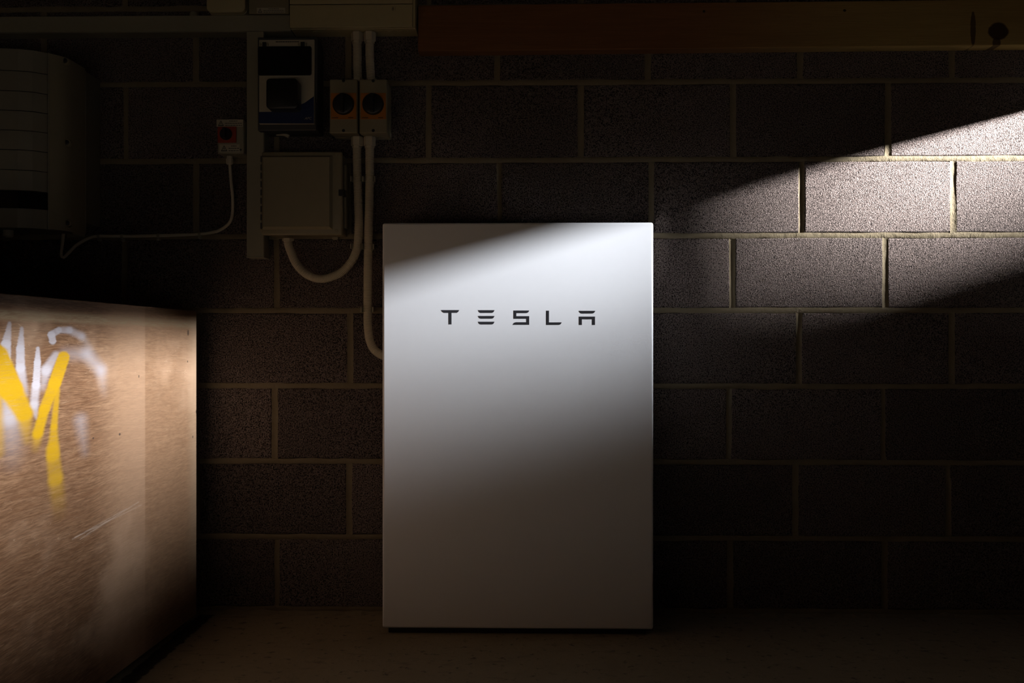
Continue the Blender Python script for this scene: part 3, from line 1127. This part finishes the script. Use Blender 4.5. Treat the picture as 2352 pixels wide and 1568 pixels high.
def text_mesh(s, size, x, y, z, mat, parent, name='lettering', extr=0.0003, shear=0.0):
    cu = bpy.data.curves.new('txt', 'FONT')
    cu.body = s
    cu.size = size
    cu.extrude = extr
    cu.shear = shear
    cu.align_x = 'CENTER'
    cu.align_y = 'CENTER'
    to = bpy.data.objects.new('txt', cu)
    COL.objects.link(to)
    dg = bpy.context.evaluated_depsgraph_get()
    me = bpy.data.meshes.new_from_object(to.evaluated_get(dg))
    bpy.data.objects.remove(to)
    me.transform(Matrix.Translation((x, y, z)) @ Matrix.Rotation(math.pi / 2, 4, 'X'))
    bm_ = bmesh.new()
    bm_.from_mesh(me)
    bpy.data.meshes.remove(me)
    return obj(name, bm_, mat, parent)


q = P(707.5, 272, PLY_)
text_mesh('APC', 0.0105, q.x, PLY_ - 0.0006, q.z, M_LABEL, mt, shear=0.25)
# short cable tail showing under the meter
t0 = [P(636, 308.5, -0.03), P(646, 308, -0.035), P(655, 309.5, -0.04), P(664, 314, -0.04)]
tag(obj('cable_tail', tube(t0, 0.0052, 0.003, 12), M_COND, None, True), 'short curved white cable tail under the black meter unit', 'cable')

# ------------------------------------------------------------------ hinged enclosure
EY = -0.105
ex0, ex1 = X(597.5, EY), X(784, EY)
ez1, ez0 = Z(690, 346, EY), Z(690, 538.5, EY)
en = thing('hinged_enclosure', 'square grey enclosure with raised lid and side latch above the conduit loop', 'enclosure', ((ex0 + ex1) / 2, 0, ez0))
obj('body', box(ex0 + 0.004, ex1 - 0.003, -0.078, -0.001, ez0 + 0.003, ez1 - 0.003, 0.004), M_PVC2, en)
lid = obj('lid', box(ex0, ex1, EY + 0.012, -0.0785, ez0, ez1, 0.005, 3), M_PVC2, en, True)
ix0, ix1 = X(599, EY), X(762, EY)
iz1, iz0 = Z(690, 355, EY), Z(690, 526, EY)
bm = bmesh.new()
t_ = bmesh.new()
o1 = [t_.verts.new(v) for v in ((ix0, EY + 0.0121, iz0), (ix1, EY + 0.0121, iz0), (ix1, EY + 0.0121, iz1), (ix0, EY + 0.0121, iz1))]
c2 = 0.007
o2 = [t_.verts.new(v) for v in ((ix0 + c2, EY, iz0 + c2), (ix1 - c2, EY, iz0 + c2), (ix1 - c2, EY, iz1 - c2), (ix0 + c2, EY, iz1 - c2))]
t_.faces.new(o2)
for i in range(4):
    t_.faces.new((o1[i], o1[(i + 1) % 4], o2[(i + 1) % 4], o2[i]))
bmesh.ops.recalc_face_normals(t_, faces=t_.faces)
merge(bm, t_)
obj('raised_panel', bm, M_PVC2, lid)
for (px, py) in ((600.5, 530), (773, 530), (773, 354)):
    q = P(px, py, EY + 0.012)
    obj('screw', lathe([(0.0048, 0.0), (0.0048, 0.001), (0.0035, 0.0016)], (q.x, EY + 0.012, q.z), 'y', 14), M_PVC2, lid)
obj('latch', box(ex1 - 0.010, ex1 + 0.008, -0.098, -0.072, Z(690, 449, EY), Z(690, 434, EY), 0.002), M_BLACK, en, label='black side latch')
obj('side_flange', box(ex1 - 0.0025, ex1 + 0.006, -0.060, -0.03, Z(690, 520, EY), Z(690, 372, EY), 0.002), M_PVC2, en)
q = P(770, 543, -0.012)
obj('fixing_lug', prism(rrect(q.x - 0.009, q.x + 0.009, q.z - 0.010, ez0 + 0.004, 0.004), -0.016, -0.004, bev=0.001), M_PVC2, en)
bm = bmesh.new()
for i in range(9):
    z_ = ez1 - 0.012 - i * (ez1 - ez0 - 0.024) / 9
    add_box(bm, ex0 - 0.0035, ex0 + 0.001, -0.092, -0.084, z_ - 0.017, z_, 0.0008)
obj('hinge', bm, M_DKGREY, en)

# ------------------------------------------------------------------ small isolator with red plate, and its cable
SY = -0.075
sx0, sx1 = X(499.5, SY), X(559.5, SY)
sz1, sz0 = Z(528, 274, SY), Z(528, 353, SY)
si = thing('small_isolator', 'small white isolator switch with red plate and two warning labels', 'isolator', ((sx0 + sx1) / 2, 0, sz0))
obj('base', box(sx0 + 0.001, sx1 - 0.001, -0.036, -0.001, sz0, sz1, 0.003), M_PVC, si)
obj('lid', box(sx0, sx1, SY, -0.0362, sz0, sz1, 0.003), M_PVC, si)
obj('red_plate', box(X(501, SY), X(543.5, SY), SY - 0.006, SY - 0.0002, Z(528, 328.5, SY), Z(528, 291.5, SY), 0.001), M_RED, si, label='red plate behind the black knob')
q = P(521, 309, SY)
kn = obj('knob', lathe([(0.0175, 0.006), (0.0175, 0.012), (0.015, 0.016)], (q.x, SY, q.z), 'y', 26), M_BLACK, si, True)
obj('knob_grip', box(q.x - 0.004, q.x + 0.004, SY - 0.030, SY - 0.0155, q.z - 0.015, q.z + 0.015, 0.0015), M_BLACK, kn)
warn_label(X(497.5, SY), X(558, SY), Z(528, 291, SY), Z(528, 274.5, SY), SY - 0.0002, si)
warn_label(X(504, SY), X(550.5, SY), Z(528, 349.5, SY), Z(528, 331.5, SY), SY - 0.0002, si)
obj('screw', lathe([(0.003, 0.0), (0.003, 0.001), (0.002, 0.0015)], (X(553, SY), SY, Z(528, 344, SY)), 'y', 12), M_DKGREY, si)

K = -0.012
GY = -0.038
cpts = [(527, 355, GY), (527.5, 372, GY), (529, 395, -0.034), (531.5, 425, -0.026), (534.5, 455, -0.018), (534, 490, K), (529, 508, K), (518, 520, K), (503, 529, K), (490, 533, K), (459, 537.5, K), (364, 541, K), (281, 542.5, K),
        (227, 542, K), (206, 546, K), (178, 561, -0.02), (158, 580, -0.03), (146, 591, -0.035), (140, 587, -0.04), (141, 574, -0.045), (143.5, 556, -0.05), (145.5, 538, -0.052), (146, 529, -0.053)]
cb = thing('power_cable', 'thin white cable running from the small isolator along the wall to the rounded cabinet', 'cable', P(364, 541, K))
obj('sheath', tube([P(*p) for p in cpts], 0.0047, 0.006, 12), M_COND, cb, True)
q = P(527.2, 362, GY)
obj('gland', lathe([(0.0085, 0.004), (0.0085, -0.004), (0.0108, -0.0045), (0.0108, -0.017), (0.0075, -0.021)], (q.x, q.y, sz0 - 0.0035), 'z', 8), M_COND, cb)


def cable_clip(px, py, label):
    c = P(px, py, K)
    t = thing('cable_clip', label, 'clip', (c.x, 0, c.z), 'cable clips along the thin cable')
    bm_ = bmesh.new()
    segs = 10
    for i in range(segs):
        a0 = math.radians(-10 + 200 * i / segs)
        a1 = math.radians(-10 + 200 * (i + 1) / segs)
        pt = lambda r, a: (K - r * math.sin(a), c.z + r * math.cos(a))
        add_prism(bm_, [pt(0.0049, a0), pt(0.0068, a0), pt(0.0068, a1), pt(0.0049, a1)], c.x - 0.004, c.x + 0.004, 'x')
    add_box(bm_, c.x - 0.004, c.x + 0.004, K - 0.003, 0.0005, c.z - 0.0145, c.z - 0.0052, 0.0008)
    obj('hook', bm_, M_PVC, t)
    obj('nail', lathe([(0.002, 0.0), (0.002, 0.003), (0.0014, 0.0035)], (c.x, K - 0.0028, c.z - 0.010), 'y', 10), M_STEEL, t)
    return t


cable_clip(227, 542, 'small white cable clip nearest the rounded cabinet')
cable_clip(281, 542.5, 'small white cable clip, second one out from the rounded cabinet')
cable_clip(364, 541, 'small white cable clip, third one out from the rounded cabinet')
cable_clip(459, 537.5, 'small white cable clip nearest the bend below the small isolator')

# ------------------------------------------------------------------ inverter
iz1 = 0.7836 + 0.812
iz0 = 1.116


def planpts(lst):
    return [(X(px, y), y) for px, y in lst]


inv = thing('solar_inverter', 'large rounded pale grey inverter cabinet with horizontal seams and dark strip on the left', 'inverter', (-1.55, 0, iz0))
front = [(-1.93, -0.235), (-1.86, -0.29)] + planpts([(-40, -0.315), (0, -0.311), (40, -0.304), (75, -0.292), (109, -0.266)])
xb = front[-1][0]
gap = 0.0016
seams = [None, 164, 210, 255, 300, 345, 391, 438]
zsm = [iz1] + [Z(60, s, -0.297) for s in seams[1:]]
zdisp0 = Z(60, 478, -0.297)


def frontslab(z0, z1, setb=0.0, name='front_panel', mat=M_INV):
    pts = [(x, y + setb) for x, y in front] + [(xb, -0.20), (-1.93, -0.20)]
    return obj(name, prism(pts, z0, z1, 'z', bev=0.0009), mat, inv)


for a0, b0 in zip(zsm, zsm[1:]):
    frontslab(b0 + gap / 2, a0 - gap / 2)
frontslab(zdisp0 + 0.0008, zsm[-1] - 0.0008, 0.006, 'display_strip', M_GLASS_DK)
frontslab(iz0, zdisp0 - 0.0008)
# bright bead between front and the rounded column
bead = planpts([(110, -0.2675), (112, -0.266)])
obj('bead', prism([bead[0], bead[1], (bead[1][0], -0.20), (bead[0][0], -0.20)], iz0, iz1 - 0.0005, 'z'), M_PVC, inv)
colp = planpts([(113, -0.2635), (122, -0.2565), (132, -0.247), (142, -0.236), (152, -0.222), (160, -0.208), (165, -0.198)])
obj('corner_column', prism(colp + [(colp[-1][0], -0.12), (colp[0][0], -0.12)], iz0 + 0.001, iz1 - 0.001, 'z'), M_PVC2, inv, True)
sidep = planpts([(166.5, -0.194), (175, -0.172), (185, -0.145), (195, -0.115)])
obj('side_panel', prism(sidep + [(sidep[-1][0] - 0.06, -0.10), (sidep[0][0] - 0.03, -0.12)], iz0 - 0.004, iz1 - 0.001, 'z'), M_PVC2, inv)
backp = planpts([(193, -0.112), (212, -0.06), (230, -0.003)])
obj('heat_sink', prism(backp + [(-1.93, -0.003), (-1.93, -0.112)], Z(210, 516, -0.06), iz1 - 0.004, 'z'), M_INV, inv)
obj('core', prism([(-1.92, -0.199), (colp[0][0] + 0.01, -0.199), (colp[-1][0] - 0.01, -0.14), (colp[-1][0], -0.113), (-1.92, -0.113)], iz0 + 0.006, iz1 - 0.006, 'z'), M_INV, inv)
for (px, py) in ((149, 140), (153, 327), (154, 512)):
    q = P(px, py, {140: -0.2275, 327: -0.221, 512: -0.2195}[py])
    s_ = obj('screw_pocket', lathe([(0.0105, -0.012), (0.0105, -0.002), (0.0085, 0.0012)], (q.x, q.y, q.z), 'y', 18), M_PVC2, inv)
    obj('screw', lathe([(0.0068, 0.0), (0.0068, 0.003), (0.004, 0.0036)], (q.x + 0.001, q.y, q.z), 'y', 14), M_BLACK, s_)


def side_quad(pxa, pxb, za, zb, off, name, mat, parent):
    """thin plate lying on the inverter's side panel between two picture columns"""
    def sp(px):
        k = (px - 166.5) / (195 - 166.5)
        yy = -0.194 + (0.079) * k
        p = P(px, 400, yy)
        return p.x, p.y
    (xa, ya), (xb_, yb_) = sp(pxa), sp(pxb)
    d = Vector((xb_ - xa, yb_ - ya, 0)).normalized()
    nrm = Vector((-d.y, d.x, 0))
    if nrm.y > 0:
        nrm = -nrm
    pts = [(xa, ya), (xb_, yb_), (xb_ + nrm.x * off, yb_ + nrm.y * off), (xa + nrm.x * off, ya + nrm.y * off)]
    return obj(name, prism(pts, za, zb, 'z'), mat, parent)


side_quad(169.5, 193, Z(170, 366, -0.185), Z(170, 296, -0.185), 0.0028, 'rating_label', M_DKGREY, inv)
lab = side_quad(171, 193.5, Z(170, 421, -0.185), Z(170, 368.5, -0.185), 0.0028, 'warning_label', M_BLACK, inv)
zt_, zb_ = Z(185, 379, -0.14), Z(185, 395, -0.14)
for (pa, pb, a0, b0) in ((186, 187.4, zb_, zt_), (192, 193.2, zb_, zt_), (186, 193.2, zt_ - .0015, zt_), (186, 193.2, zb_, zb_ + .0015)):
    side_quad(pa, pb, a0, b0, 0.0034, 'printed_square', M_LABEL, lab)
q = P(19, 531, -0.25)
obj('cable_entry', lathe([(0.013, 0.002), (0.013, -0.016), (0.010, -0.020)], (q.x, q.y, iz0), 'z', 16), M_PVC, inv)
